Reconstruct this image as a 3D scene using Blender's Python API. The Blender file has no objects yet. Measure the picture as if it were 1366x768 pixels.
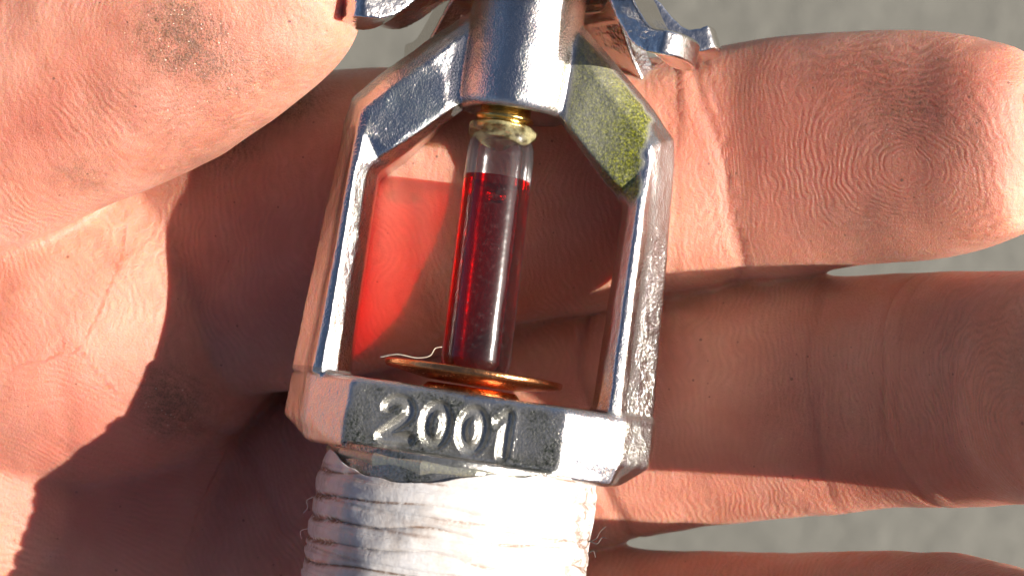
import bpy, bmesh, math, random
import numpy as np
from mathutils import Vector, Matrix

random.seed(4)
rng = np.random.default_rng(7)
C = bpy.context.scene
col = C.collection
MM = 0.001

# ------------------------------------------------------------------ camera
DIST = 130.0          # mm from the lens to the sprinkler axis
PX = 18.0             # photo pixels per mm at z = 0
cam = bpy.data.cameras.new('camera')
cam_ob = bpy.data.objects.new('camera', cam)
col.objects.link(cam_ob)
cam_ob.location = (0, 0, DIST * MM)
cam.sensor_width = 36
cam.lens = 36 * DIST / (1366 / PX)
cam.clip_start = 0.005
cam.clip_end = 200
cam.dof.use_dof = True
cam.dof.focus_distance = (DIST - 2) * MM
cam.dof.aperture_fstop = 48
C.camera = cam_ob

# ------------------------------------------------------------------ light
SUN_EL, SUN_Y = 38.0, -0.03
sx = math.cos(math.radians(SUN_EL))
sun_dir = Vector((sx, SUN_Y, math.sin(math.radians(SUN_EL)))).normalized()
w = bpy.data.worlds.new('World')
C.world = w
w.use_nodes = True
wn = w.node_tree
wn.nodes.clear()
wo = wn.nodes.new('ShaderNodeOutputWorld')
bg = wn.nodes.new('ShaderNodeBackground')
sky = wn.nodes.new('ShaderNodeTexSky')
sky.sky_type = 'NISHITA'
sky.sun_disc = False
sky.sun_elevation = math.asin(sun_dir.z)
sky.sun_rotation = math.atan2(sun_dir.x, sun_dir.y)
sky.air_density = 0.5
sky.dust_density = 2.0
bg.inputs['Strength'].default_value = 0.05
wn.links.new(sky.outputs[0], bg.inputs[0])
wn.links.new(bg.outputs[0], wo.inputs[0])
sl = bpy.data.lights.new('sun', 'SUN')
sl.energy = 5.0
sl.angle = math.radians(0.53)
sl.color = (1.0, 0.93, 0.84)
so = bpy.data.objects.new('sun', sl)
so.rotation_euler = sun_dir.to_track_quat('Z', 'Y').to_euler()
so.location = sun_dir * 2
col.objects.link(so)

vs = C.view_settings
C.display_settings.display_device = 'sRGB'
vs.view_transform = 'Standard'
vs.look = 'None'
vs.exposure = 1.36
vs.gamma = 1
vs.use_curve_mapping = False
C.render.engine = 'CYCLES'
cy = C.cycles
cy.use_denoising = True
cy.max_bounces = 14
cy.diffuse_bounces = 8
cy.glossy_bounces = 6
cy.transparent_max_bounces = 24
cy.transmission_bounces = 10
cy.sample_clamp_indirect = 6

# ------------------------------------------------------------------ helpers
def P(px, py, z):
    """photo pixel at height z (mm) -> point in mm"""
    k = (DIST - z) / DIST / PX
    return np.array([(px - 683) * k, -(py - 384) * k, z])

def tag(o, label=None, cat=None, group=None, kind=None):
    if label: o['label'] = label
    if cat: o['category'] = cat
    if group: o['group'] = group
    if kind: o['kind'] = kind
    return o

def link_mesh(name, verts_mm, faces, mat, parent=None, smooth=True, origin=(0, 0, 0)):
    me = bpy.data.meshes.new(name)
    v = (np.asarray(verts_mm, float) - np.asarray(origin, float)) * MM
    me.from_pydata(v.tolist(), [], [list(map(int, f)) for f in faces])
    me.update()
    if smooth:
        me.polygons.foreach_set('use_smooth', [True] * len(me.polygons))
    if mat: me.materials.append(mat)
    o = bpy.data.objects.new(name, me)
    col.objects.link(o)
    if parent is not None: o.parent = parent
    return o

def empty(name, loc_mm):
    o = bpy.data.objects.new(name, None)
    o.empty_display_size = 0.005
    o.location = tuple(np.asarray(loc_mm) * MM)
    col.objects.link(o)
    return o

def grid_faces(n, m, wrap=True):
    """n rings of m points"""
    f = []
    for i in range(n - 1):
        for j in range(m if wrap else m - 1):
            a, b = i * m + j, i * m + (j + 1) % m
            f.append((a, b, b + m, a + m))
    return f

def capped(n, m):
    f = grid_faces(n, m)
    f.append(tuple(range(m - 1, -1, -1)))
    f.append(tuple((n - 1) * m + j for j in range(m)))
    return f

def remesh(parts, voxel, iters, lam=0.5):
    """union of closed (verts, faces) solids in mm -> verts, quads after a voxel remesh and smoothing"""
    V, F, off = [], [], 0
    for v, f in parts:
        V.append(np.asarray(v, float))
        F += [tuple(i + off for i in q) for q in f]
        off += len(v)
    V = np.vstack(V)
    me = bpy.data.meshes.new('tmp')
    me.from_pydata(V.tolist(), [], F)
    bm = bmesh.new(); bm.from_mesh(me)
    bmesh.ops.recalc_face_normals(bm, faces=bm.faces)
    bm.to_mesh(me); bm.free()
    o = bpy.data.objects.new('tmp', me)
    col.objects.link(o)
    md = o.modifiers.new('r', 'REMESH')
    md.mode = 'VOXEL'; md.voxel_size = voxel; md.adaptivity = 0
    dg = bpy.context.evaluated_depsgraph_get()
    ev = o.evaluated_get(dg)
    em = ev.to_mesh()
    n = len(em.vertices)
    co = np.empty(n * 3); em.vertices.foreach_get('co', co); co = co.reshape(-1, 3)
    ed = np.empty(len(em.edges) * 2, np.int32); em.edges.foreach_get('vertices', ed); ed = ed.reshape(-1, 2)
    fs = np.empty(len(em.loops), np.int32); em.loops.foreach_get('vertex_index', fs)
    ls = np.empty(len(em.polygons), np.int32); em.polygons.foreach_get('loop_total', ls)
    ev.to_mesh_clear()
    bpy.data.objects.remove(o); bpy.data.meshes.remove(me)
    co = smooth(co, ed, iters, lam)
    return co, ed, fs, ls

def smooth(co, ed, iters, lam=0.5):
    n = len(co)
    deg = np.bincount(ed.ravel(), minlength=n).astype(float)
    deg[deg == 0] = 1
    a, b = ed[:, 0], ed[:, 1]
    for k in range(iters):
        l = np.empty_like(co)
        for c in range(3):
            l[:, c] = (np.bincount(a, co[b, c], n) + np.bincount(b, co[a, c], n)) / deg
        co = co + lam * (l - co)
    return co

def normals(co, fs, ls):
    q = fs.reshape(-1, 4) if (ls == 4).all() else None
    n = np.zeros_like(co)
    if q is not None:
        fn = np.cross(co[q[:, 2]] - co[q[:, 0]], co[q[:, 3]] - co[q[:, 1]])
        for c in range(3):
            for k in range(4):
                n[:, c] += np.bincount(q[:, k], fn[:, c], len(co))
    n /= np.maximum(np.linalg.norm(n, axis=1, keepdims=True), 1e-12)
    return n

def link_raw(name, co, fs, ls, mat, parent=None, origin=(0, 0, 0), attrs=None):
    me = bpy.data.meshes.new(name)
    me.vertices.add(len(co))
    me.vertices.foreach_set('co', ((co - np.asarray(origin)) * MM).ravel())
    me.loops.add(len(fs)); me.loops.foreach_set('vertex_index', fs)
    me.polygons.add(len(ls))
    st = np.concatenate([[0], np.cumsum(ls)[:-1]]).astype(np.int32)
    me.polygons.foreach_set('loop_start', st)
    me.polygons.foreach_set('loop_total', ls)
    me.polygons.foreach_set('use_smooth', np.ones(len(ls), bool))
    me.update(calc_edges=True); me.validate()
    for k, v in (attrs or {}).items():
        at = me.attributes.new(k, 'FLOAT', 'POINT')
        at.data.foreach_set('value', np.ascontiguousarray(v, np.float32))
    me.materials.append(mat)
    o = bpy.data.objects.new(name, me)
    col.objects.link(o)
    if parent is not None: o.parent = parent
    return o

def sstep(a, b, x):
    t = np.clip((x - a) / (b - a), 0, 1)
    return t * t * (3 - 2 * t)

# smooth value noise on points (mm), used for uneven geometry
_perm = rng.random((32, 32, 32))
def vnoise(p):
    p = np.asarray(p, float)
    i = np.floor(p).astype(int); f = p - i; f = f * f * (3 - 2 * f)
    r = 0
    for dx in (0, 1):
        for dy in (0, 1):
            for dz in (0, 1):
                wgt = (f[:, 0] if dx else 1 - f[:, 0]) * (f[:, 1] if dy else 1 - f[:, 1]) * (f[:, 2] if dz else 1 - f[:, 2])
                r = r + wgt * _perm[(i[:, 0] + dx) % 32, (i[:, 1] + dy) % 32, (i[:, 2] + dz) % 32]
    return r * 2 - 1

# ------------------------------------------------------------------ materials
class NT:
    def __init__(s, name):
        s.m = bpy.data.materials.new(name); s.m.use_nodes = True
        s.t = s.m.node_tree; s.t.nodes.clear()
        s.out = s.n('ShaderNodeOutputMaterial')
    def n(s, typ, **kw):
        x = s.t.nodes.new(typ)
        for k, v in kw.items():
            if hasattr(x, k): setattr(x, k, v)
        return x
    def l(s, a, b): s.t.links.new(a, b)
    def val(s, sock, v):
        if hasattr(v, 'is_output') or isinstance(v, bpy.types.NodeSocket): s.l(v, sock)
        else: sock.default_value = v
    def math(s, op, a, b=0.0, c=None, clamp=False):
        x = s.n('ShaderNodeMath', operation=op, use_clamp=clamp)
        s.val(x.inputs[0], a); s.val(x.inputs[1], b)
        if c is not None: s.val(x.inputs[2], c)
        return x.outputs[0]
    def coords(s, scale=1000.0):
        t = s.n('ShaderNodeTexCoord'); v = s.n('ShaderNodeVectorMath', operation='SCALE')
        s.l(t.outputs['Object'], v.inputs[0]); v.inputs['Scale'].default_value = scale
        return v.outputs[0]
    def noise(s, vec, scale, detail=3, rough=0.55, dist=0.0):
        x = s.n('ShaderNodeTexNoise'); s.l(vec, x.inputs['Vector'])
        x.inputs['Scale'].default_value = scale; x.inputs['Detail'].default_value = detail
        x.inputs['Roughness'].default_value = rough; x.inputs['Distortion'].default_value = dist
        return x.outputs[0]
    def voro(s, vec, scale, feature='F1', out='Distance', rand=1.0):
        x = s.n('ShaderNodeTexVoronoi', feature=feature); s.l(vec, x.inputs['Vector'])
        x.inputs['Scale'].default_value = scale; x.inputs['Randomness'].default_value = rand
        return x.outputs[out]
    def ramp(s, fac, stops):
        x = s.n('ShaderNodeValToRGB'); s.l(fac, x.inputs[0])
        e = x.color_ramp.elements
        while len(e) < len(stops): e.new(0.5)
        for q, (p, c) in zip(e, stops):
            q.position = p; q.color = c if len(c) == 4 else (*c, 1)
        return x.outputs[0]
    def mapr(s, v, a, b, c, d):
        x = s.n('ShaderNodeMapRange'); s.val(x.inputs[0], v)
        for k, q in enumerate((a, b, c, d)): x.inputs[k + 1].default_value = q
        return x.outputs[0]
    def mix(s, fac, a, b, mode='MIX'):
        x = s.n('ShaderNodeMix', data_type='RGBA', blend_type=mode)
        s.val(x.inputs[0], fac)
        for k, q in ((6, a), (7, b)):
            if isinstance(q, tuple): x.inputs[k].default_value = q if len(q) == 4 else (*q, 1)
            else: s.l(q, x.inputs[k])
        return x.outputs[2]
    def attr(s, name):
        x = s.n('ShaderNodeAttribute'); x.attribute_name = name
        return x.outputs['Fac']
    def bump(s, h, dist, strength=1.0, normal=None):
        x = s.n('ShaderNodeBump'); s.l(h, x.inputs['Height'])
        x.inputs['Distance'].default_value = dist; x.inputs['Strength'].default_value = strength
        if normal is not None: s.l(normal, x.inputs['Normal'])
        return x.outputs[0]
    def principled(s, **kw):
        x = s.n('ShaderNodeBsdfPrincipled')
        for k, v in kw.items():
            k = k.replace('_', ' ')
            if isinstance(v, tuple) and len(v) == 3 and x.inputs[k].type == 'RGBA': v = (*v, 1)
            s.val(x.inputs[k], v)
        s.l(x.outputs[0], s.out.inputs[0])
        return x

def mat_skin():
    s = NT('skin')
    p = s.coords()
    ph, rm, st, pk, cr = s.attr('ridge'), s.attr('ridge_depth'), s.attr('grime_or_reflection'), s.attr('flush_and_bounce'), s.attr('crease')
    wob = s.math('MULTIPLY', s.math('SUBTRACT', s.noise(p, 0.5, 3, 0.5), 0.5), 9.0)
    ridge = s.math('SINE', s.math('ADD', ph, wob))
    brk = s.mapr(s.noise(p, 1.3, 4, 0.6), 0.36, 0.62, 0.05, 1.0)
    rh = s.math('MULTIPLY', s.math('MULTIPLY', ridge, rm), brk)
    fine = s.math('SUBTRACT', s.noise(p, 7.0, 4, 0.65), 0.5)
    med = s.math('SUBTRACT', s.noise(p, 1.1, 3, 0.6), 0.5)
    h = s.math('ADD', s.math('MULTIPLY', rh, 0.42), s.math('MULTIPLY', fine, 0.8))
    cells = s.mapr(s.voro(p, 2.6, 'DISTANCE_TO_EDGE'), 0.0, 0.16, -0.5, 0.5)
    pores = s.mapr(s.voro(p, 1.9), 0.05, 0.2, -1.0, 0.0)
    h = s.math('ADD', h, s.math('MULTIPLY', med, 1.1))
    h = s.math('ADD', h, s.math('MULTIPLY', cells, 0.16))
    h = s.math('ADD', h, s.math('MULTIPLY', pores, 0.25))
    h = s.math('ADD', h, s.math('MULTIPLY', s.math('SUBTRACT', s.noise(p, 16.0, 3, 0.7), 0.5), 0.32))
    nrm = s.bump(h, 0.00007, 1.0)
    # colour of the skin: mottled, pinker where flushed or where bounced light is painted in, creases redder
    mot = s.noise(p, 0.16, 4, 0.6)
    base = s.ramp(mot, [(0.3, (0.50, 0.208, 0.143)), (0.5, (0.56, 0.262, 0.186)), (0.72, (0.60, 0.318, 0.238))])
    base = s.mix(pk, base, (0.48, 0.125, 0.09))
    base = s.mix(s.math('MULTIPLY', cr, 0.3), base, (0.36, 0.13, 0.09))
    # ridge valleys hold a little dirt
    val = s.mapr(rh, -0.8, 0.5, 0.42, 0.0)
    base = s.mix(val, base, (0.33, 0.15, 0.10))
    # grime: fine dark grains packed where the skin is dirty
    g1 = s.mapr(s.noise(p, 7.5, 4, 0.8), 0.47, 0.60, 0.0, 1.0)
    g2 = s.mapr(s.noise(p, 0.9, 4, 0.65), 0.36, 0.66, 0.15, 1.0)
    gv = s.mapr(rh, -0.8, 0.6, 1.0, 0.5)
    gm = s.math('MULTIPLY', s.math('MULTIPLY', st, gv), s.math('MULTIPLY_ADD', g1, 1.0, s.math('MULTIPLY', g2, 0.75)), clamp=True)
    base = s.mix(s.math('MULTIPLY', gm, 0.8, clamp=True), base, (0.095, 0.062, 0.036))
    # scattered specks all over
    sp = s.voro(p, 0.75)
    sp_m = s.math('MULTIPLY', s.math('LESS_THAN', sp, s.math('MULTIPLY', s.math('POWER', s.noise(p, 0.6, 3), 2.0), 0.22)), 0.6)
    base = s.mix(sp_m, base, (0.06, 0.035, 0.025))
    vd = s.n('ShaderNodeTexVoronoi'); s.l(p, vd.inputs['Vector']); vd.inputs['Scale'].default_value = 3.2
    hit = s.math('LESS_THAN', vd.outputs['Distance'], 0.13)
    rare = s.math('GREATER_THAN', s.math('ADD', vd.outputs['Color'], s.math('MULTIPLY', st, 0.2)), 0.86)
    gl = s.math('MULTIPLY', s.math('MULTIPLY', hit, rare), s.math('MULTIPLY_ADD', st, 0.9, 0.05), clamp=True)
    base = s.mix(gl, base, (0.75, 0.66, 0.52))
    ro = s.mapr(s.noise(p, 2.5, 3), 0.3, 0.7, 0.34, 0.56)
    b = s.principled(Base_Color=base, Roughness=ro, Normal=nrm)
    b.inputs['Subsurface Weight'].default_value = 0.85
    b.inputs['Subsurface Radius'].default_value = (1.0, 0.32, 0.17)
    b.inputs['Subsurface Scale'].default_value = 0.0019
    b.inputs['Subsurface Anisotropy'].default_value = 0.7
    b.inputs['Specular IOR Level'].default_value = 0.42
    return s.m

def mat_chrome(name='plated_metal', grain=1.0, tint=(0.66, 0.63, 0.59), ro=0.10):
    s = NT(name)
    p = s.coords()
    g = s.math('SUBTRACT', s.noise(p, 6.0, 3, 0.6), 0.5)
    g2 = s.math('SUBTRACT', s.noise(p, 1.3, 2, 0.5), 0.5)
    h = s.math('ADD', s.math('MULTIPLY', g, 1.0), s.math('MULTIPLY', g2, 0.8))
    nrm = s.bump(h, 0.000062 * grain, 1.0)
    ta, du = s.attr('tarnish'), s.attr('grime_or_reflection')
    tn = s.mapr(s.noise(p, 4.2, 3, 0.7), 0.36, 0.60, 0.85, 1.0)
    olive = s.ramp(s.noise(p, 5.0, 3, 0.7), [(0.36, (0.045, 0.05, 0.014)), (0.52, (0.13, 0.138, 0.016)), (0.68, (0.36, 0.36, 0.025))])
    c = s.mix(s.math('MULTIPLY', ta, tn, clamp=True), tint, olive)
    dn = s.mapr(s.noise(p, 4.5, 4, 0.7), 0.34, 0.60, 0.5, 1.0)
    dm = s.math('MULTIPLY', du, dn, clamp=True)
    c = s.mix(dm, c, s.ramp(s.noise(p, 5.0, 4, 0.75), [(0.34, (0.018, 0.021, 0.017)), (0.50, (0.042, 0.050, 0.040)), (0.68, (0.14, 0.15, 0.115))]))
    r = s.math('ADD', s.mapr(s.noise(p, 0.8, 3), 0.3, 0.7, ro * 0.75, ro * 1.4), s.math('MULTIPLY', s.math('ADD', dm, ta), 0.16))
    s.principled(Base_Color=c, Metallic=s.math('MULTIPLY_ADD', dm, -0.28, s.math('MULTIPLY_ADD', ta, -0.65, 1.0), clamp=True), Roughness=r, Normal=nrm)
    return s.m

def mat_sheet():
    s = NT('bright_sheet_metal')
    p = s.coords()
    h = s.math('ADD', s.noise(p, 1.1, 3), s.math('MULTIPLY', s.noise(p, 9, 2), 0.12))
    s.principled(Base_Color=(0.66, 0.63, 0.59), Metallic=1.0, Roughness=s.mapr(s.noise(p, 2, 3), 0.3, 0.7, 0.08, 0.2), Normal=s.bump(h, 0.00010))
    return s.m

def mat_copper(name, c1, c2, ro):
    s = NT(name)
    p = s.coords()
    n = s.noise(p, 1.8, 4, 0.6)
    c = s.ramp(n, [(0.3, c1), (0.7, c2)])
    s.principled(Base_Color=c, Metallic=1.0, Roughness=s.mapr(s.noise(p, 3, 3), 0.3, 0.7, ro * 0.7, ro * 1.4), Normal=s.bump(s.noise(p, 6, 3), 0.00003))
    return s.m

def mat_glass():
    s = NT('bulb_glass')
    p = s.coords()
    fr = s.n('ShaderNodeFresnel'); fr.inputs['IOR'].default_value = 1.5
    nb = s.bump(s.noise(p, 0.7, 2), 0.00002)
    s.l(nb, fr.inputs['Normal'])
    tr = s.n('ShaderNodeBsdfTransparent'); tr.inputs[0].default_value = (0.975, 0.975, 0.98, 1)
    gl = s.n('ShaderNodeBsdfGlossy'); gl.inputs['Roughness'].default_value = 0.10
    s.l(nb, gl.inputs['Normal'])
    mx = s.n('ShaderNodeMixShader')
    s.l(s.math('ADD', s.math('MULTIPLY', fr.outputs[0], 0.9), 0.015, clamp=True), mx.inputs[0])
    s.l(tr.outputs[0], mx.inputs[1]); s.l(gl.outputs[0], mx.inputs[2])
    # dust and fine scuffs on the glass
    df = s.n('ShaderNodeBsdfDiffuse'); df.inputs[0].default_value = (0.8, 0.76, 0.74, 1)
    v = s.n('ShaderNodeTexVoronoi'); s.l(p, v.inputs['Vector']); v.inputs['Scale'].default_value = 2.3
    dots = s.math('MULTIPLY', s.math('LESS_THAN', v.outputs['Distance'], 0.09), s.math('GREATER_THAN', v.outputs['Color'], 0.75))
    haze = s.mapr(s.noise(p, 3.0, 5, 0.75), 0.5, 0.75, 0.004, 0.022)
    m2 = s.n('ShaderNodeMixShader')
    s.l(s.math('MULTIPLY_ADD', dots, 0.16, haze, clamp=True), m2.inputs[0])
    s.l(mx.outputs[0], m2.inputs[1]); s.l(df.outputs[0], m2.inputs[2])
    s.l(m2.outputs[0], s.out.inputs[0])
    return s.m

def mat_liquid():
    s = NT('red_liquid')
    lw = s.n('ShaderNodeLayerWeight'); lw.inputs['Blend'].default_value = 0.5
    # the light's way through the column is long in the middle and short at the rim
    c = s.ramp(lw.outputs['Facing'], [(0.0, (0.92, 0.004, 0.012)), (0.5, (0.94, 0.006, 0.014)), (0.95, (0.98, 0.03, 0.03))])
    tr = s.n('ShaderNodeBsdfTransparent'); s.l(c, tr.inputs[0])
    rf = s.n('ShaderNodeBsdfRefraction'); rf.inputs['IOR'].default_value = 1.36; rf.inputs['Roughness'].default_value = 0.0
    s.l(s.ramp(lw.outputs['Facing'], [(0.0, (0.14, 0.006, 0.07)), (0.55, (0.30, 0.006, 0.05)), (0.85, (0.95, 0.02, 0.03))]), rf.inputs[0])
    m = s.n('ShaderNodeMixShader'); m.inputs[0].default_value = 0.22
    s.l(tr.outputs[0], m.inputs[1]); s.l(rf.outputs[0], m.inputs[2])
    s.l(m.outputs[0], s.out.inputs[0])
    return s.m

def mat_tape():
    s = NT('thread_tape')
    p = s.coords()
    h = s.math('ADD', s.noise(p, 1.5, 4, 0.6), s.math('MULTIPLY', s.noise(p, 7, 3), 0.25))
    gr = s.attr('grime_or_reflection')
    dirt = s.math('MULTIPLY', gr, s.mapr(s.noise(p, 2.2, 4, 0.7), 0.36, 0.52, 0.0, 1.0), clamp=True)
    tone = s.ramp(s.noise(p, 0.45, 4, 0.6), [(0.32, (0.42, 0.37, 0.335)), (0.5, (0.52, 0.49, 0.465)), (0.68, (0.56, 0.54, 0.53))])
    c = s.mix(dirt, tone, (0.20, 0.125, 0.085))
    b = s.principled(Base_Color=c, Roughness=0.27, Normal=s.bump(h, 0.00007))
    b.inputs['Subsurface Weight'].default_value = 0.5
    b.inputs['Subsurface Radius'].default_value = (1, 0.9, 0.8)
    b.inputs['Subsurface Scale'].default_value = 0.0005
    return s.m

def mat_plain(name, colr, ro=0.6, bump=0.0):
    s = NT(name)
    p = s.coords()
    n = s.noise(p, 2.0, 4)
    c = s.mix(s.mapr(n, 0.35, 0.65, 0, 1), colr, tuple(q * 0.75 for q in colr))
    s.principled(Base_Color=c, Roughness=ro, Normal=s.bump(n, 0.00005 + bump))
    return s.m

def mat_glue():
    s = NT('pale_glue')
    p = s.coords()
    d = s.n('ShaderNodeBsdfPrincipled')
    d.inputs['Base Color'].default_value = (0.48, 0.44, 0.24, 1); d.inputs['Roughness'].default_value = 0.25
    t = s.n('ShaderNodeBsdfTransparent'); t.inputs[0].default_value = (0.95, 0.93, 0.85, 1)
    m = s.n('ShaderNodeMixShader')
    s.l(s.mapr(s.noise(p, 0.9, 4, 0.6), 0.42, 0.66, 0.05, 0.5), m.inputs[0])
    s.l(t.outputs[0], m.inputs[1]); s.l(d.outputs[0], m.inputs[2])
    s.l(m.outputs[0], s.out.inputs[0])
    return s.m

def mat_ground():
    s = NT('concrete')
    p = s.coords(1.0)
    a = s.noise(p, 3, 5, 0.6); b = s.noise(p, 40, 4, 0.7)
    c = s.ramp(s.math('MULTIPLY_ADD', b, 0.5, s.math('MULTIPLY', a, 0.5)), [(0.35, (0.080, 0.078, 0.066)), (0.65, (0.108, 0.105, 0.090))])
    s.principled(Base_Color=c, Roughness=0.9, Normal=s.bump(b, 0.004))
    return s.m

M_SKIN = mat_skin()
M_CHROME = mat_chrome()
M_SHEET = mat_sheet()
M_COPPER = mat_copper('copper', (0.60, 0.22, 0.08), (0.80, 0.36, 0.15), 0.2)
M_BRASS = mat_copper('brass', (0.55, 0.36, 0.10), (0.80, 0.58, 0.20), 0.18)
M_GLASS = mat_glass()
M_LIQUID = mat_liquid()
M_TAPE = mat_tape()
M_GLUE = mat_glue()
M_LINT = mat_plain('lint', (0.62, 0.55, 0.42), 0.8)
M_STRAND = mat_plain('dark_strand', (0.10, 0.08, 0.07), 0.7)
M_GROUND = mat_ground()

# ------------------------------------------------------------------ ground
g = 30000.0
tag(link_mesh('ground', [(-g, -g, -900), (g, -g, -900), (g, g, -900), (-g, g, -900)], [(0, 1, 2, 3)], M_GROUND, smooth=False),
    kind='structure')

# ------------------------------------------------------------------ hand
def catmull(pts, n):
    pts = np.asarray(pts, float)
    k = len(pts)
    d = np.linalg.norm(np.diff(pts[:, :3], axis=0), axis=1)
    t = np.concatenate([[0], np.cumsum(np.sqrt(d * d + 1e-6) ** 0.5)])
    q = np.linspace(0, t[-1], n)
    out = np.empty((n, pts.shape[1]))
    m = np.zeros_like(pts)
    for i in range(k):
        if i == 0: m[i] = (pts[1] - pts[0]) / (t[1] - t[0])
        elif i == k - 1: m[i] = (pts[-1] - pts[-2]) / (t[-1] - t[-2])
        else:
            a = (pts[i] - pts[i - 1]) / (t[i] - t[i - 1]); b = (pts[i + 1] - pts[i]) / (t[i + 1] - t[i])
            m[i] = (a * (t[i + 1] - t[i]) + b * (t[i] - t[i - 1])) / (t[i + 1] - t[i - 1])
    idx = np.clip(np.searchsorted(t, q, side='right') - 1, 0, k - 2)
    for r, (x, i) in enumerate(zip(q, idx)):
        h = t[i + 1] - t[i]; s_ = (x - t[i]) / h
        out[r] = ((2 * s_**3 - 3 * s_**2 + 1) * pts[i] + (s_**3 - 2 * s_**2 + s_) * h * m[i]
                  + (-2 * s_**3 + 3 * s_**2) * pts[i + 1] + (s_**3 - s_**2) * h * m[i + 1])
    return out

def limb(st, n=90, m=44, p=2.25):
    """st: (px, py, half width in photo px, centre z, half depth mm). Returns solid and its centre line."""
    rows = []
    for (x, y, hw, zc, hd) in st:
        c = P(x, y, zc)
        rows.append([c[0], c[1], c[2], hw / PX * (DIST - zc) / DIST, hd])
    R = catmull(rows, n)
    R[:, 3:] = np.maximum(R[:, 3:], 0.15)
    T = np.gradient(R[:, :3], axis=0)
    T /= np.linalg.norm(T, axis=1, keepdims=True)
    V = []
    A = []; B = []
    for i in range(n):
        b = np.array([0, 0, 1.0]) - T[i, 2] * T[i]; b /= np.linalg.norm(b)
        a = np.cross(T[i], b)
        A.append(a); B.append(b)
        for j in range(m):
            th = 2 * math.pi * j / m
            c, s_ = math.cos(th), math.sin(th)
            r = (abs(c) ** p + abs(s_) ** p) ** (-1 / p)
            V.append(R[i, :3] + a * c * r * R[i, 3] + b * s_ * r * R[i, 4])
    s_len = np.concatenate([[0], np.cumsum(np.linalg.norm(np.diff(R[:, :3], axis=0), axis=1))])
    return (V, capped(n, m)), dict(R=R, A=np.array(A), B=np.array(B), T=T, s=s_len)

INDEX = [(1404, 176, 10, 3.4, .5), (1396, 178, 58, 3.0, 2.2), (1370, 180, 112, 2.0, 4.2), (1322, 188, 136, .2, 5.5), (1250, 194, 151, -2.6, 6.3),
         (1140, 199, 155, -6.0, 6.8), (1050, 209, 159, -8.6, 6.9), (985, 217, 156, -10.0, 6.55), (940, 227, 154, -10.4, 6.75), (870, 236, 157, -11.5, 7.1),
         (800, 245, 164, -12.5, 7.4), (690, 257, 173, -13.4, 7.8), (600, 271, 184, -13.8, 8.1), (500, 290, 198, -14.2, 8.3), (420, 304, 206, -14.9, 8.4),
         (330, 316, 208, -16.6, 8.4), (230, 330, 205, -19.5, 8.2), (120, 350, 200, -24, 8), (0, 390, 200, -27, 8)]
MIDDLE = [(1532, 530, 10, 18.6, .5), (1524, 534, 95, 17.6, 2.8), (1500, 536, 152, 15.0, 4.8), (1450, 526, 160, 9.8, 5.9), (1366, 515, 155, 1.4, 6.6),
          (1260, 519, 158, -5.2, 7.0), (1170, 523, 156, -9.0, 6.9), (1090, 527, 160, -11.4, 7.1), (1000, 531, 160, -13.4, 7.2), (900, 544, 158, -15.4, 7.4), (830, 556, 160, -16.6, 7.6),
          (720, 575, 168, -18.6, 7.8), (600, 598, 165, -20.0, 8.0), (500, 635, 155, -21.4, 8.0), (400, 690, 150, -22.4, 8.0), (280, 740, 160, -23.0, 8.2), (100, 760, 180, -24.5, 8.5)]
RING = [(1480, 890, 10, 17.6, .5), (1472, 890, 60, 16.6, 2.6), (1450, 890, 105, 14.0, 4.6), (1400, 890, 132, 9.0, 5.8), (1310, 888, 150, 1.0, 6.4),
        (1200, 886, 153, -5.0, 6.8), (1100, 892, 154, -8.6, 6.9), (1000, 894, 155, -11.4, 7.0), (900, 892, 157, -14.0, 7.2), (800, 890, 162, -17.0, 7.5),
        (680, 890, 168, -20.5, 7.8), (520, 890, 176, -22.5, 8.0), (300, 900, 185, -24.0, 8.2), (100, 900, 190, -25, 8.2)]
LITTLE = [(1240, 1190, 10, 14.6, .5), (1232, 1190, 50, 13.6, 2.4), (1200, 1190, 95, 10.0, 4.4), (1130, 1190, 120, 3.0, 5.4), (1030, 1190, 128, -4.0, 5.8),
          (900, 1185, 132, -10.0, 6.1), (740, 1180, 138, -15.0, 6.4), (560, 1180, 146, -19.0, 6.8), (360, 1170, 156, -22.0, 7.4), (120, 1150, 165, -24, 8)]
THUMB = [(462, -92, 10, 1.2, .5), (450, -86, 62, .9, 2.8), (412, -62, 118, .2, 5.0), (340, -14, 152, -1.0, 6.9), (240, 38, 174, -2.2, 7.9),
         (120, 84, 186, -3.6, 8.4), (0, 130, 192, -5.4, 8.8), (-140, 190, 200, -8.0, 9.2), (-320, 290, 220, -12, 10), (-560, 420, 260, -17, 11)]
PALM = [(330, 800, 200, -27.5, 7.0), (250, 770, 240, -24.6, 9.5), (80, 710, 390, -23.6, 10.6), (-150, 700, 470, -24, 12), (-500, 690, 500, -26, 13.5),
        (-850, 640, 430, -26, 13.5), (-1050, 610, 350, -26, 13), (-1180, 600, 320, -26, 12.5)]

def ellipsoid(px, py, zc, rx, ry, rz, ang=0.0, n=40, m=60):
    c = P(px, py, zc); k = (DIST - zc) / DIST / PX
    V = []
    ca, sa = math.cos(ang), math.sin(ang)
    for i in range(n):
        f = math.pi * (i + 0.5) / n
        for j in range(m):
            t = 2 * math.pi * j / m
            x = rx * k * math.sin(f) * math.cos(t); y = ry * k * math.sin(f) * math.sin(t); z = rz * math.cos(f)
            V.append(c + np.array([x * ca - y * sa, x * sa + y * ca, z]))
    return (V, capped(n, m))

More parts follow.
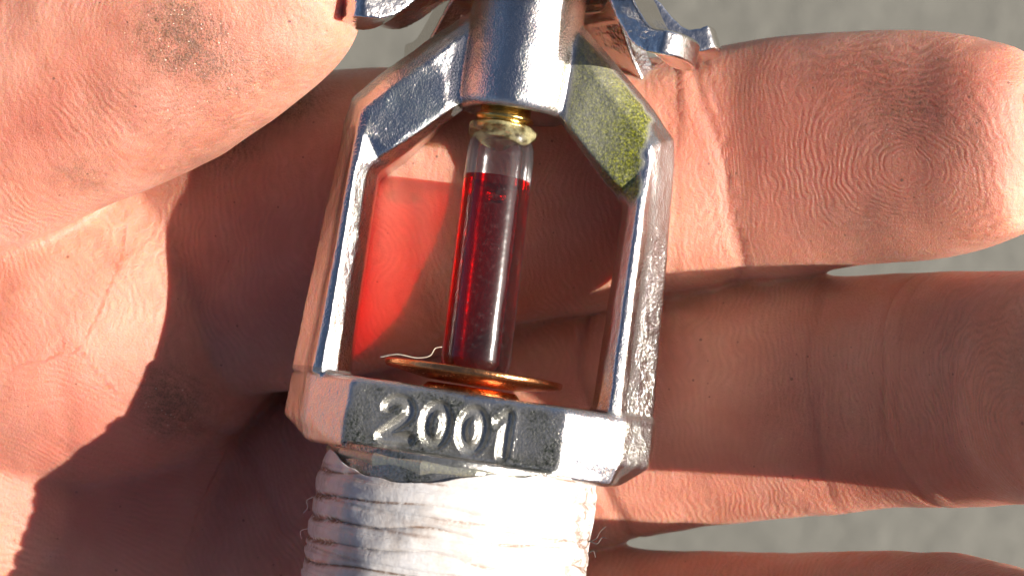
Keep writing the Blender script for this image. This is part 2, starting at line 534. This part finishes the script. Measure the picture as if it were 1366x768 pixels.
LIMBS = {}
solids = []
for nm, st in (('index', INDEX), ('middle', MIDDLE), ('ring', RING), ('little', LITTLE), ('thumb', THUMB), ('palm', PALM)):
    sol, cl = limb(st, p={'palm': 2.5, 'index': 2.7}.get(nm, 2.2))
    solids.append(sol); LIMBS[nm] = cl
solids.append(ellipsoid(95, 425, -19.4, 292, 240, 13.6))      # mound at the root of the thumb
solids.append(ellipsoid(340, 560, -27.0, 120, 110, 8.0))     # floor of the hollow between palm and fingers
solids.append(ellipsoid(-60, 640, -24.0, 320, 300, 13.5))     # heel side of the palm
solids.append(ellipsoid(-330, 450, -20.0, 330, 280, 14.0))    # thenar
co, ed, fs, ls = remesh(solids, 0.30, 7, 0.5)

# finger coordinates of every vertex: which limb, s along it, t across it
def limb_coords(co, names):
    best = np.full(len(co), 1e9); which = np.zeros(len(co), int)
    S = np.zeros(len(co)); Tt = np.zeros(len(co)); Bb = np.zeros(len(co))
    for k, nm in enumerate(names):
        L = LIMBS[nm]
        for a in range(0, len(co), 40000):
            c = co[a:a + 40000]
            d = ((c[:, None, :] - L['R'][None, :, :3]) ** 2).sum(2)
            i = d.argmin(1)
            v = c - L['R'][i, :3]
            t = (v * L['A'][i]).sum(1); b = (v * L['B'][i]).sum(1); s_ = L['s'][i] + (v * L['T'][i]).sum(1)
            q = np.abs((t / L['R'][i, 3]) ** 2 + (b / L['R'][i, 4]) ** 2 - 1) + 0.02 * np.sqrt(d.min(1))
            m = q < best[a:a + 40000]
            sl_ = slice(a, a + 40000)
            best[sl_] = np.where(m, q, best[sl_]); which[sl_] = np.where(m, k, which[sl_])
            S[sl_] = np.where(m, s_, S[sl_]); Tt[sl_] = np.where(m, t, Tt[sl_]); Bb[sl_] = np.where(m, b, Bb[sl_])
    return which, S, Tt, Bb
names = ['index', 'middle', 'ring', 'little', 'thumb', 'palm']
which, S, T_, B_ = limb_coords(co, names)
nr = normals(co, fs, ls)

def spot(nm, px, py):
    """finger coordinates of a place on the skin seen at photo pixel px, py"""
    L = LIMBS[nm]
    best = None
    for z in np.arange(-20, 20, 0.5):
        c = P(px, py, z)
        d = ((L['R'][:, :3] - c) ** 2).sum(1); i = d.argmin()
        v = c - L['R'][i, :3]
        q = abs((v @ L['A'][i] / L['R'][i, 3]) ** 2 + (v @ L['B'][i] / L['R'][i, 4]) ** 2 - 1) - z * 1e-3
        if best is None or q < best[0]: best = (q, L['s'][i] + v @ L['T'][i], v @ L['A'][i])
    return best[1], best[2]

def at(px, py, rx, ry, z, ang=0.0):
    """soft round patch on the skin, centred near a point of the hand (mm distances)"""
    c = P(px, py, z); dx = (co[:, 0] - c[0]); dy = (co[:, 1] - c[1])
    ca, sa = math.cos(ang), math.sin(ang)
    u, v = (dx * ca + dy * sa) / (rx / PX), (-dx * sa + dy * ca) / (ry / PX)
    return np.exp(-(u * u + v * v))

K = 2 * math.pi / 0.44
n3 = np.column_stack([vnoise(co * 0.23 + o) for o in (0, 11.3, 23.1)])
phase = K * (S + 0.12 * T_ + 0.7 * n3[:, 0])
depth = np.full(len(co), 0.5)
# finger pads: ridges run round a whorl
for nm, (px, py), fl in (('index', (1205, 212), 1.25), ('middle', (1352, 560), 1.25), ('thumb', (205, 40), 1.0), ('ring', (1310, 880), 1.2)):
    k = names.index(nm); m = which == k
    s0, t0 = spot(nm, px, py)
    ds, dt = S[m] - s0, T_[m] - t0
    dte = dt * fl / (1 + (ds / 9.0) ** 2)
    r = np.sqrt(ds ** 2 + dte ** 2 + 0.6)
    r = np.where(r > 6, 6 + (r - 6) * 0.75, r) + 1.1 * n3[m, 1] + 0.25 * vnoise(co[m] * 0.9)
    phase[m] = K * r
    # the middle phalanges beyond the crease: straight lines across
    depth[m] = np.where(np.abs(ds) < 13, {'index': 0.72, 'thumb': 0.55}.get(nm, 1.0), 0.6) * sstep(*((1.5, 5.0) if nm == 'thumb' else (0.3, 2.0)), r)
m = which == 5
phase[m] = K * (0.6 * (co[m, 0] * 0.45 + co[m, 1] * 0.9) * 1.4 + 1.3 * n3[m, 0])
depth[m] = 0.5
depth *= np.clip(0.75 + 0.6 * n3[:, 2], 0.2, 1.3)
depth *= sstep(-0.35, 0.1, nr[:, 2])

# creases: narrow grooves across the fingers
cre = np.zeros(len(co)); dz = np.zeros(len(co))
def crease(nm, px, py, d, wd, bow=0.0):
    k = names.index(nm); s0, t0 = spot(nm, px, py); m = which == k
    wav = 0.25 * np.sin(T_[m] * 0.7 + px) + 0.35 * n3[m, 1]
    x = S[m] - s0 - wav - bow * (T_[m] - t0) ** 2
    f = np.exp(-(x / wd) ** 2) * (B_[m] > 0)
    dz[m] -= d * f; cre[m] = np.maximum(cre[m], f)
crease('index', 966, 216, 0.20, 0.5, 0.012)
crease('index', 990, 216, 0.10, 0.25, 0.012)
crease('index', 545, 260, 0.06, 0.8)
crease('middle', 1178, 520, 0.10, 0.35, -0.008)
crease('middle', 1150, 520, 0.06, 0.3, -0.006)
crease('middle', 1196, 520, 0.04, 0.25, -0.01)
crease('middle', 1085, 525, 0.03, 0.3, 0.006)
crease('middle', 790, 560, 0.3, 0.5)
crease('thumb', -60, 150, 0.4, 0.6)
crease('ring', 1110, 880, 0.06, 0.8)
def line_crease(pts, z, d, wd):
    q = np.array([P(x, y, z)[:2] for x, y in pts])
    best = np.full(len(co), 1e9)
    for a, b in zip(q[:-1], q[1:]):
        ab = b - a; t = np.clip(((co[:, :2] - a) @ ab) / (ab @ ab), 0, 1)
        best = np.minimum(best, np.hypot(*(co[:, :2] - a - t[:, None] * ab).T))
    f = np.exp(-(best / wd) ** 2) * (co[:, 2] < -6) * (nr[:, 2] > 0)
    dz[:] = dz - d * f; np.maximum(cre, f * 0.8, out=cre)
line_crease([(0, 320), (50, 390), (105, 470), (110, 560), (85, 660)], -12, 0.10, 0.9)
line_crease([(250, 540), (330, 610), (380, 700)], -15, 0.12, 0.7)
line_crease([(190, 290), (225, 345), (262, 410)], -9, 0.10, 0.5)
bul = (0.22 * vnoise(co * 0.16 + 5.0) + 0.09 * vnoise(co * 0.5 + 9.0)) * np.where((which == 0) & (co[:, 0] > 13), 0.3, 1.0)
co2 = co + nr * (dz + bul)[:, None]

# grime as the photograph has it
gr = np.zeros(len(co))
tm, im, mm = which == 4, which == 0, which == 1
pm = which == 5
gr = np.maximum(gr, at(248, 60, 80, 60, 5, -0.6) * tm * 1.4)
gr = np.maximum(gr, at(170, 130, 130, 60, 5, 0.5) * tm * 0.5)
gr = np.maximum(gr, at(280, 120, 150, 80, 5, 0.6) * tm * 0.65)
gr = np.maximum(gr, at(110, 230, 60, 40, 4, 0.3) * tm * 0.5)
gr = np.maximum(gr, at(50, 170, 40, 30, 4, 0.3) * tm * 0.3)
gr = np.maximum(gr, at(1190, 150, 100, 80, 4, 0.2) * im * 0.55)
gr = np.maximum(gr, at(1200, 275, 110, 40, 3, 0.2) * im * 0.6)
gr = np.maximum(gr, at(1130, 90, 190, 40, 3) * im * 0.4)
gr = np.maximum(gr, at(1290, 190, 80, 110, 4) * im * 0.4)
gr = np.maximum(gr, at(385, 130, 60, 40, -8, 0.4) * im * 1.0)
gr = np.maximum(gr, at(315, 200, 60, 30, -8, 0.4) * im * 0.6)
gr = np.maximum(gr, at(235, 530, 50, 70, -13, 0.3) * 0.95)
gr = np.maximum(gr, at(110, 570, 60, 60, -13, 0.3) * 0.35)
gr = np.maximum(gr, at(1340, 480, 140, 120, 3) * mm * 0.4)
gr = np.maximum(gr, at(1100, 560, 120, 150, -5) * mm * 0.3)
gr = np.maximum(gr, 0.10)
gr *= np.clip(1.1 + 0.6 * n3[:, 1], 0.3, 1.7)
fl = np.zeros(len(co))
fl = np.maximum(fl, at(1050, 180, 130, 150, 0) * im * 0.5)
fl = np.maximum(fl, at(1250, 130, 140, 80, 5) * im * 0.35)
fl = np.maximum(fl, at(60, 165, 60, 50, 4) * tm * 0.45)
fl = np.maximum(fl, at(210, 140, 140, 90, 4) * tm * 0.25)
fl = np.maximum(fl, at(150, 620, 150, 150, -12) * 0.75)  # red bounced light in the sprinkler's shadow, painted into the palm colour
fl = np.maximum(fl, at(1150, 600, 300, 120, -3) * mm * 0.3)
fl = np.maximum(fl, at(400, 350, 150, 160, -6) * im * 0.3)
hand = link_raw('hand', co2, fs, ls, M_SKIN, attrs=dict(ridge=phase, ridge_depth=depth, grime_or_reflection=gr, flush_and_bounce=fl, crease=cre))
tag(hand, 'open left hand with dusty fingertips, palm up, holding the metal sprinkler', 'hand')

# ------------------------------------------------------------------ sprinkler
ROLL, YAW, PITCH = math.radians(-8.0), math.radians(-7.0), math.radians(4.5)
O = P(650, 380, 0.0)
U = np.array([math.cos(ROLL), math.sin(ROLL), 0]); Vv = np.array([-math.sin(ROLL), math.cos(ROLL), 0]); Wv = np.array([0, 0, 1.0])
U2 = U * math.cos(YAW) + Wv * (-math.sin(YAW)); W2 = Wv * math.cos(YAW) + U * math.sin(YAW)
Vv, W2 = Vv * math.cos(PITCH) - W2 * math.sin(PITCH), W2 * math.cos(PITCH) + Vv * math.sin(PITCH)
def loc(u, v, w_): return O + U2 * u + Vv * v + W2 * w_
def locs(a):
    a = np.asarray(a, float)
    return O + a[:, :1] * U2 + a[:, 1:2] * Vv + a[:, 2:3] * W2
BASE = loc(0, -29, 0)
spr = empty('fire_sprinkler', BASE)
tag(spr, 'chrome pendent fire sprinkler with a red glass bulb lying across the fingers', 'sprinkler')

def prism_levels(levels):
    """levels: list of (list of (u, w)), v) with equal point counts, bottom to top"""
    V = []
    for pts, v in levels:
        V += [(u, v, w_) for u, w_ in pts]
    return V, capped(len(levels), len(levels[0][0]))

def lathe(profile, m=64, axis_u=0.0, axis_w=0.0):
    """profile (r, v) from bottom to top"""
    V = []
    for r, v in profile:
        for j in range(m):
            t = 2 * math.pi * j / m
            V.append((axis_u + r * math.cos(t), v, axis_w - r * math.sin(t)))
    return V, capped(len(profile), m)

# ---- cast frame: base block, two arms, boss, in local (u, v, w) mm
def octagon(o, s_, pl, wo_, ws, wp):
    right = [(o, -wo_), (o, 1.0), (s_, ws), (pl, wp)]
    q = [(-pl, wp), (-s_, ws - 0.95), (-o, -0.2), (-o, -wo_), (-s_, -ws), (-pl, -wp), (pl, -wp), (s_, -ws)]
    return q + right
base = prism_levels([(octagon(11.2, 10.9, 7.5, 2.0, 2.6, 5.5), -13.35), (octagon(11.9, 11.3, 7.7, 2.0, 3.2, 6.0), -13.1),
                     (octagon(13.75, 11.8, 7.75, 2.2, 3.5, 6.1), -11.6), (octagon(13.7, 11.8, 7.75, 2.2, 3.5, 6.1), -8.6),
                     (octagon(13.6, 11.6, 7.5, 2.2, 3.35, 5.8), -8.15)])
# arm sections: outer back, outer front, seam, crest out, crest in, inner front, inner back
def arm(sg):
    st = []
    for v, o, s_, c1, c2, i in ((-8.4, 13.6, 12.0, 11.3, 10.5, 8.9), (-7.2, 13.55, 11.95, 11.2, 10.5, 9.05), (-4, 13.35, 11.75, 11.1, 10.4, 9.1),
                                (0, 13.15, 11.6, 11.0, 10.4, 9.1), (4, 12.9, 11.5, 10.95, 10.4, 9.15), (7.0, 12.7, 11.4, 10.9, 10.35, 9.15)):
        st.append([(o - 0.9, v, -6.0), (o, v, 0.5), (s_, v, 2.5 - 0.1 * (sg < 0)), (c1, v, 3.6), (c2, v, 3.75), (i + 0.55, v, 2.75), (i, v, 1.2), (i + 1.3, v, -6.0)])
    st.append([(11.6, 10.5, -6.0), (12.5, 10.6, 0.7), (11.4, 10.3, 2.5), (10.9, 10.1, 3.15), (10.3, 9.7, 3.25), (9.2, 7.9, 2.5), (8.6, 7.6, 1.2), (9.4, 8.1, -6.0)])
    st.append([(11.3, 12.1, -6.0), (12.2, 12.5, 0.7), (11.3, 11.8, 2.4), (10.7, 11.3, 3.15), (10.1, 10.8, 3.15), (8.3, 8.6, 2.85), (7.8, 8.3, 1.2), (8.5, 9.0, -6.0)])
    st.append([(9.8, 13.8, -4.2), (10.4, 14.5, 0.8), (9.7, 13.7, 2.2), (9.1, 13.0, 2.9), (8.5, 12.4, 2.8), (6.7, 10.0, 2.7), (6.2, 9.9, 1.2), (6.8, 10.6, -4.2)])
    st.append([(6.4, 16.9, -3.2), (7.0, 17.7, 0.8), (6.5, 16.9, 2.0), (6.0, 16.1, 2.5), (5.5, 15.4, 2.35), (4.6, 12.05, 2.4), (4.2, 12.0, 1.0), (4.8, 12.8, -3.2)])
    st.append([(3.4, 20.2, -3.2), (3.6, 20.8, 0.6), (3.4, 20.0, 1.4), (3.2, 19.2, 1.7), (3.0, 18.4, 1.5), (2.6, 13.8, 1.6), (2.4, 14.0, 0.6), (2.8, 14.6, -3.2)])
    V = [(sg * u, v, w_) for r in st for (u, v, w_) in r]
    return V, capped(len(st), 8)
boss = lathe([(1.2, 13.5), (2.9, 13.1), (3.6, 12.75), (4.05, 12.9), (4.3, 13.4), (4.33, 15), (4.2, 24.5)], 72)
neck = lathe([(9.6, -15.3), (9.6, -12.8)], 72)
fco, fed, ffs, fls = remesh([base, arm(1), arm(-1), boss, neck], 0.10, 17, 0.5)
# the year stamped in the front plate: grooves cut along the strokes
def strokes(ch):
    a = np.linspace(0, 2 * np.pi, 25)
    if ch == '0': return [np.column_stack([0.62 * np.cos(a), 1.12 * np.sin(a)])]
    if ch == '2':
        b = np.radians(np.linspace(165, -48, 14))
        top = np.column_stack([0.68 * np.cos(b), 0.52 + 0.62 * np.sin(b)])
        return [np.vstack([top, [(-0.78, -1.15), (0.80, -1.15)]])]
    if ch == '1': return [np.array([(-0.42, 0.72), (0.05, 1.15), (0.05, -1.2)])]
front = (fco[:, 2] > 4.6) & (fco[:, 1] < -8.3) & (fco[:, 1] > -13) & (np.abs(fco[:, 0]) < 7.9)
idx = np.where(front)[0]
dist = np.full(len(idx), 9.0)
for ch, cu, cv in (('2', -4.05, -10.72), ('0', -1.25, -10.72), ('0', 1.35, -10.72), ('1', 3.62, -10.72)):
    for s_ in strokes(ch):
        s_ = s_ * np.array([1.22, 1.16]) + np.array([cu, cv])
        for a, b in zip(s_[:-1], s_[1:]):
            ab = b - a; q = fco[idx][:, :2]
            t = np.clip(((q - a) @ ab) / (ab @ ab), 0, 1)
            dist = np.minimum(dist, np.hypot(*(q - a - t[:, None] * ab).T))
groove = 1 - sstep(0.14, 0.58, dist)
rimb = np.exp(-((dist - 0.62) / 0.14) ** 2)
fco[idx, 2] += -0.36 * groove + 0.03 * rimb
fn = normals(fco, ffs, fls)
fco += fn * (0.035 * vnoise(fco * 0.6) + 0.014 * vnoise(fco * 2.0 + 4))[:, None]
tarn = np.zeros(len(fco)); grm_refl = np.zeros(len(fco))
u_, v_, w_ = fco.T
web = sstep(1.2, 1.7, w_) * sstep(6.8, 7.8, v_ + 0.4 * vnoise(fco))
dd = -(u_ - 9.1) * 0.688 + 0
inner = sstep(17.5, 16.9, u_ * 0.688 + v_ * 0.726 + 0.3 * vnoise(fco * 1.2)) * sstep(3.9, 4.5, u_) * sstep(10.6, 10.0, u_ + 0.3 * vnoise(fco * 1.4))
tarn = np.maximum(tarn, inner * web * (0.75 + 0.25 * sstep(6.0, 9.5, u_ + 0.6 * vnoise(fco * 0.8))))
grm_refl = np.maximum(grm_refl, 0.35 * sstep(0.55, 0.3, np.abs(w_ - 2.5)) * (np.abs(u_) > 11) * (v_ < 10))
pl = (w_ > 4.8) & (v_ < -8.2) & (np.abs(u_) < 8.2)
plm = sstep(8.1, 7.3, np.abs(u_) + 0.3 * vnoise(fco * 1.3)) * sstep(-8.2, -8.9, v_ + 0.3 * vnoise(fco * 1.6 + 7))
grm_refl = np.where(pl, plm * (0.85 + 0.35 * vnoise(fco * 0.7)), grm_refl)  # plate: mottled grime, plus a dark reflection painted into its colour
grm_refl[idx] = np.where(pl[idx], np.maximum(grm_refl[idx] - 0.35 * groove, 0.05), grm_refl[idx])
tarn[idx] = np.maximum(tarn[idx], 0.35 * groove * (0.5 + 0.5 * vnoise(fco[idx] * 1.5)))
grm_refl = np.maximum(grm_refl, 0.7 * sstep(13.3, 12.8, v_) * (np.hypot(u_, w_) < 4.6) * (v_ > 12))
grm_refl = np.maximum(grm_refl, 0.5 * sstep(-8.5, -8.1, v_) * (v_ < -7.9))
frame = link_raw('frame', locs(fco), ffs, fls, M_CHROME, spr, BASE, dict(tarnish=np.clip(tarn, 0, 1), grime_or_reflection=np.clip(grm_refl, 0, 1)))

def part(name, vf, mat, parent=spr, smooth_=True, attrs=None):
    o = link_mesh(name, locs(vf[0]), vf[1], mat, parent, smooth_, BASE)
    for k, v in (attrs or {}).items():
        a = o.data.attributes.new(k, 'FLOAT', 'POINT'); a.data.foreach_set('value', np.ascontiguousarray(v, np.float32))
    return o

# ---- faceted collar between the base and the thread
m = 16
cv = []
for v, r in ((-15.9, 8.6), (-15.6, 8.8), (-13.6, 9.95), (-13.2, 9.7)):
    for j in range(m):
        t = 2 * math.pi * (j + 0.35) / m
        cv.append((r * math.cos(t), v, r * math.sin(t)))
collar = part('collar', (cv, capped(4, m)), M_CHROME, smooth_=False, attrs=dict(tarnish=np.full(4 * m, 0.45), grime_or_reflection=np.full(4 * m, 0.25)))
bv = collar.modifiers.new('edge', 'BEVEL'); bv.width = 0.00025; bv.segments = 3; bv.limit_method = 'ANGLE'
# ---- thread core, with its helix
n, m = 200, 96
tv = []
for i in range(n):
    v = -15.7 - 13.3 * i / (n - 1)
    for j in range(m):
        t = 2 * math.pi * j / m
        ph = (v / 1.6 + t / (2 * math.pi)) % 1
        r = 9.15 + 0.75 * (1 - abs(2 * ph - 1))
        if i in (0, n - 1): r = 9.2
        tv.append((r * math.cos(t), v, r * math.sin(t)))
thread = part('thread', (tv, capped(n, m)), M_CHROME)
# ---- tape wound over the thread
n, m = 340, 300
tp = []; dirt = []
topx = np.array([-11, -9.95, -9.1, -7.0, -5.5, -3.5, -1.5, 0.5, 3, 5.5, 8, 10, 11])
topv = np.array([-15.0, -14.7, -13.5, -14.5, -14.8, -15.0, -14.9, -14.4, -13.7, -13.3, -13.1, -13.1, -13.1])
TH = np.arange(m) * 2 * np.pi / m
uu, ww = np.cos(TH), np.sin(TH)
top_edge = np.interp(10.4 * uu, topx, topv)
top_edge = np.where(ww < -0.1, -14.6 + 0.5 * np.sin(TH * 3), top_edge) + 0.10 * vnoise(np.column_stack([TH * 4, TH * 0, TH * 0])) + 0.05 * np.sin(TH * 23)
for i in range(n):
    f = i / (n - 1)
    v = top_edge + (-28.2 - top_edge) * f
    t = TH
    # the tape lies a little proud of the crests and sags between them
    q = np.column_stack([uu * 10, v, ww * 10])
    ph = ((v + 0.42 * vnoise(q * 0.22 + 6)) / 1.6 + t / (2 * math.pi)) % 1
    tri = 1 - np.abs(2 * ph - 1)
    q = np.column_stack([uu * 10, v, ww * 10])
    near = sstep(0.0, 0.10, f)
    r = 9.95 + near * ((0.34 + 0.16 * vnoise(q * 0.35 + 2)) * np.sqrt(np.clip(1 - (1 - tri) ** 3.2, 0, 1))) + 0.06 * vnoise(q * 0.8) * near + 0.03 * vnoise(q * np.array([0.5, 2.5, 0.5]) + 3) + 0.010 * vnoise(q * np.array([1.5, 6.0, 1.5]))
    # edges of the wraps: thin steps that wander
    seam = 0
    for k, (off, dep, slope) in enumerate(((0.2, 0.10, 0.5), (0.62, 0.07, -0.35), (0.85, 0.06, 0.8))):
        hh = (v + off * 1.81 + slope * t / (2 * math.pi) * 1.81 + 0.15 * vnoise(np.column_stack([t * 1.5, t * 0 + k, t * 0]))) / 3.62
        r = r - dep * np.exp(-(((hh % 1) - 0.5) / 0.03) ** 2)
        r = r + 0.05 * ((hh % 1) - 0.5)
        seam = seam + np.exp(-(((hh % 1) - 0.5) / 0.035) ** 2) * np.clip(0.2 + 1.6 * vnoise(np.column_stack([t * 2.2 + 5 * k, v * 0.9, t * 0 + k])), 0, 1)
    r = r + 0.12 * (1 - near)
    tp += list(zip(r * uu, v, r * ww))
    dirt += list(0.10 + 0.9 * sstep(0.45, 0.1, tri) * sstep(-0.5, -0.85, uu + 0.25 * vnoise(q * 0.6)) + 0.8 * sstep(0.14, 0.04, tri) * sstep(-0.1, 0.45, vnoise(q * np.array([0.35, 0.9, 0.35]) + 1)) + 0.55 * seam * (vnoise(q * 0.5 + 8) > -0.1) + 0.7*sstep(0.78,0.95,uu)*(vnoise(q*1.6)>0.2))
tape = part('tape', (tp, grid_faces(n, m)), M_TAPE, parent=thread, attrs=dict(grime_or_reflection=np.clip(dirt, 0, 1)))
sd = tape.modifiers.new('thick', 'SOLIDIFY'); sd.thickness = 0.00012; sd.offset = -1

# frayed strands of the tape
def tube(pts, r, m=8):
    R = catmull(pts, max(12, len(pts) * 8))
    n = len(R); T = np.gradient(R, axis=0); T /= np.linalg.norm(T, axis=1, keepdims=True)
    V = []
    for i in range(n):
        b = np.cross(T[i], [0.13, 0.31, 0.94]); b /= np.linalg.norm(b); a = np.cross(T[i], b)
        rr = r * (1 - 0.55 * i / n)
        for j in range(m):
            t = 2 * math.pi * j / m
            V.append(R[i] + (a * math.cos(t) + b * math.sin(t)) * rr)
    return V, capped(n, m)
for pts in ([(-10.2, -17.3, 1.4), (-10.5, -17.6, 1.9), (-10.3, -18.1, 2.2), (-10.6, -18.5, 2.0)],
            [(-10.2, -19.6, 1.0), (-10.7, -19.9, 1.5), (-10.5, -20.4, 1.7)],
            ):
    part('tape_fray', tube(pts, 0.04), M_TAPE, parent=thread)
for pts in ([(10.2, -17.4, 1.5), (10.75, -17.1, 1.8), (11.0, -16.5, 1.9), (11.35, -16.1, 2.0)],
            [(10.3, -17.3, 1.5), (10.9, -17.4, 2.0), (11.2, -16.9, 2.0), (11.5, -16.9, 2.2)],
            [(10.3, -18.2, 1.2), (10.7, -18.0, 1.6), (10.9, -18.4, 1.6)]):
    part('dark_fray', tube(pts, 0.05, 6), M_STRAND, parent=thread)

# ---- copper disc spring on the seat, and the cap under it
disc = part('disc_spring', lathe([(2.0, -7.5), (3.4, -7.45), (5.0, -7.2), (6.45, -6.95), (6.6, -6.8), (6.62, -6.5), (6.5, -6.42), (4.8, -6.62), (2.6, -6.75), (0.3, -6.8)], 96), M_COPPER)
part('seat_cap', lathe([(3.6, -8.8), (3.6, -8.0), (3.3, -7.7), (0.3, -7.7)], 64), M_COPPER)
# ---- glass bulb with its red liquid
BU = -0.18
def tilt(vf, k=-0.030):
    return [(u + BU + k * v, v, w_) for u, v, w_ in vf[0]], vf[1]
glass_prof = [(0.5, -6.75), (1.5, -6.72), (2.2, -6.6), (2.52, -6.2), (2.58, -5.5), (2.58, 0), (2.56, 6), (2.52, 9.6), (2.45, 10.4), (2.2, 11.0), (1.7, 11.4), (1.0, 11.7), (0.4, 11.8)]
bulb = part('glass_bulb', tilt(lathe(glass_prof, 72)), M_GLASS)
liq = [(0.3, -6.55), (1.4, -6.5), (2.1, -6.25), (2.38, -5.7), (2.46, -4), (2.46, 2), (2.46, 7.55), (2.42, 7.95), (2.25, 7.75), (1.5, 7.35), (0.8, 7.2), (0.15, 7.15)]
liquid = part('liquid', tilt(lathe(liq, 64)), M_LIQUID, parent=bulb)
# inner bubble under the surface
def ball(u, v, w_, r, squash=1.0):
    return lathe([(r * math.sin(a), v + squash * r * math.cos(a)) for a in np.linspace(math.pi - 0.05, 0.05, 12)], 20, u, w_)
part('bubble', tilt(ball(0.1, 6.55, 0.5, 0.8, 0.6)), M_GLASS, parent=bulb)
# glue and brass seat at the top of the bulb
gl = []
gm = 72; gn = 14
for i in range(gn):
    f = i / (gn - 1)
    for j in range(gm):
        t = 2 * math.pi * j / gm
        low = 10.95 + 0.45 * math.sin(2 * t + 0.6) + 0.2 * math.sin(5 * t + 2)
        v = low + (11.95 - low) * f
        r = 2.56 + 0.07 * math.sin(math.pi * min(1, f * 1.3)) - 0.75 * max(0, f - 0.55) ** 1.2 + 0.03 * math.sin(7 * t)
        if i == 0: r = 2.53
        gl.append((r * math.cos(t), v, -r * math.sin(t)))
part('glue_collar', tilt((gl, capped(gn, gm))), M_GLUE, parent=bulb)
part('bulb_seat', tilt(lathe([(1.4, 11.6), (2.0, 11.7), (2.1, 11.95), (1.85, 12.1), (1.85, 12.25), (2.15, 12.3), (2.2, 12.55), (1.9, 12.7), (1.9, 13.4)], 56)), M_BRASS)

# ---- deflector with bent tines
DV = 23.3
deflector = part('deflector', lathe([(0.5, DV - 0.5), (6.4, DV - 0.5), (6.6, DV - 0.25), (6.4, DV), (0.5, DV)], 72), M_SHEET)
def tine(phi, prof, wid, th=1.8, end=1.6):
    prof = catmull(prof, 26)
    n = len(prof)
    T = np.gradient(prof, axis=0); T /= np.linalg.norm(T, axis=1, keepdims=True)
    N = np.column_stack([-T[:, 1], T[:, 0]])
    V = []; k = 13
    s_ = np.linspace(-1, 1, k)
    cs, sn = math.cos(phi), math.sin(phi)
    for side in (1, -1):
        for i in range(n):
            f = i / (n - 1)
            hw = wid * 0.5 * (1 + 0.12 * f)
            for q in s_:
                # rounded far end
                back = end * (1 - math.sqrt(max(0, 1 - q * q * 0.9))) * sstep(0.5, 1.0, np.array([f]))[0]
                r = prof[i, 0] - back + N[i, 0] * side * th / 2
                h = prof[i, 1] + N[i, 1] * side * th / 2
                lat = hw * q
                V.append((r * cs - lat * sn, DV + h, r * sn + lat * cs))
    F = []
    def id_(s, i, j): return s * n * k + i * k + j
    for i in range(n - 1):
        for j in range(k - 1):
            F.append((id_(0, i, j), id_(0, i, j + 1), id_(0, i + 1, j + 1), id_(0, i + 1, j)))
            F.append((id_(1, i, j), id_(1, i + 1, j), id_(1, i + 1, j + 1), id_(1, i, j + 1)))
        for j in (0, k - 1):
            q = (id_(0, i, j), id_(0, i + 1, j), id_(1, i + 1, j), id_(1, i, j))
            F.append(q if j == 0 else q[::-1])
    for i in (0, n - 1):
        for j in range(k - 1):
            q = (id_(0, i, j), id_(1, i, j), id_(1, i, j + 1), id_(0, i, j + 1))
            F.append(q if i else q[::-1])
    tc, te, tf, tl = remesh([(V, F)], 0.11, 8, 0.5)
    return link_raw('tine', locs(tc), tf, tl, M_SHEET, deflector, BASE)
drop = [(5.6, -0.3), (7.6, -0.6), (8.7, -1.8), (9.7, -3.3), (11.0, -4.5), (12.4, -5.1), (14.0, -5.3)]
drop2 = [(5.6, -0.3), (7.4, -0.5), (8.8, -1.3), (10.2, -2.5), (11.8, -3.2), (13.6, -3.0), (14.6, -2.6)]
flat = [(5.6, -0.3), (8, -0.25), (11, 0.1), (13.2, 0.7)]
for deg, pr in ((24, drop), (-12, drop2), (-48, drop), (-90, drop2), (-132, drop), (-168, drop2), (156, drop), (60, flat), (90, flat), (120, flat)):
    tine(math.radians(deg), pr, 4.6)

# ------------------------------------------------------------------ lint on the disc
lint_pts = [loc(-6.3, -6.55, 4.3), loc(-5.0, -6.2, 5.0), loc(-3.4, -6.25, 5.4), loc(-2.5, -5.95, 5.6), loc(-2.2, -5.4, 5.7), loc(-1.75, -5.25, 5.7)]
lv, lf = tube(lint_pts, 0.055, 6)
org = lint_pts[0]
lint = link_mesh('lint_fibre', lv, lf, M_LINT, origin=org)
lint.location = tuple(org * MM)
tag(lint, 'thin pale curled lint fibre caught on the left of the copper disc', 'lint')
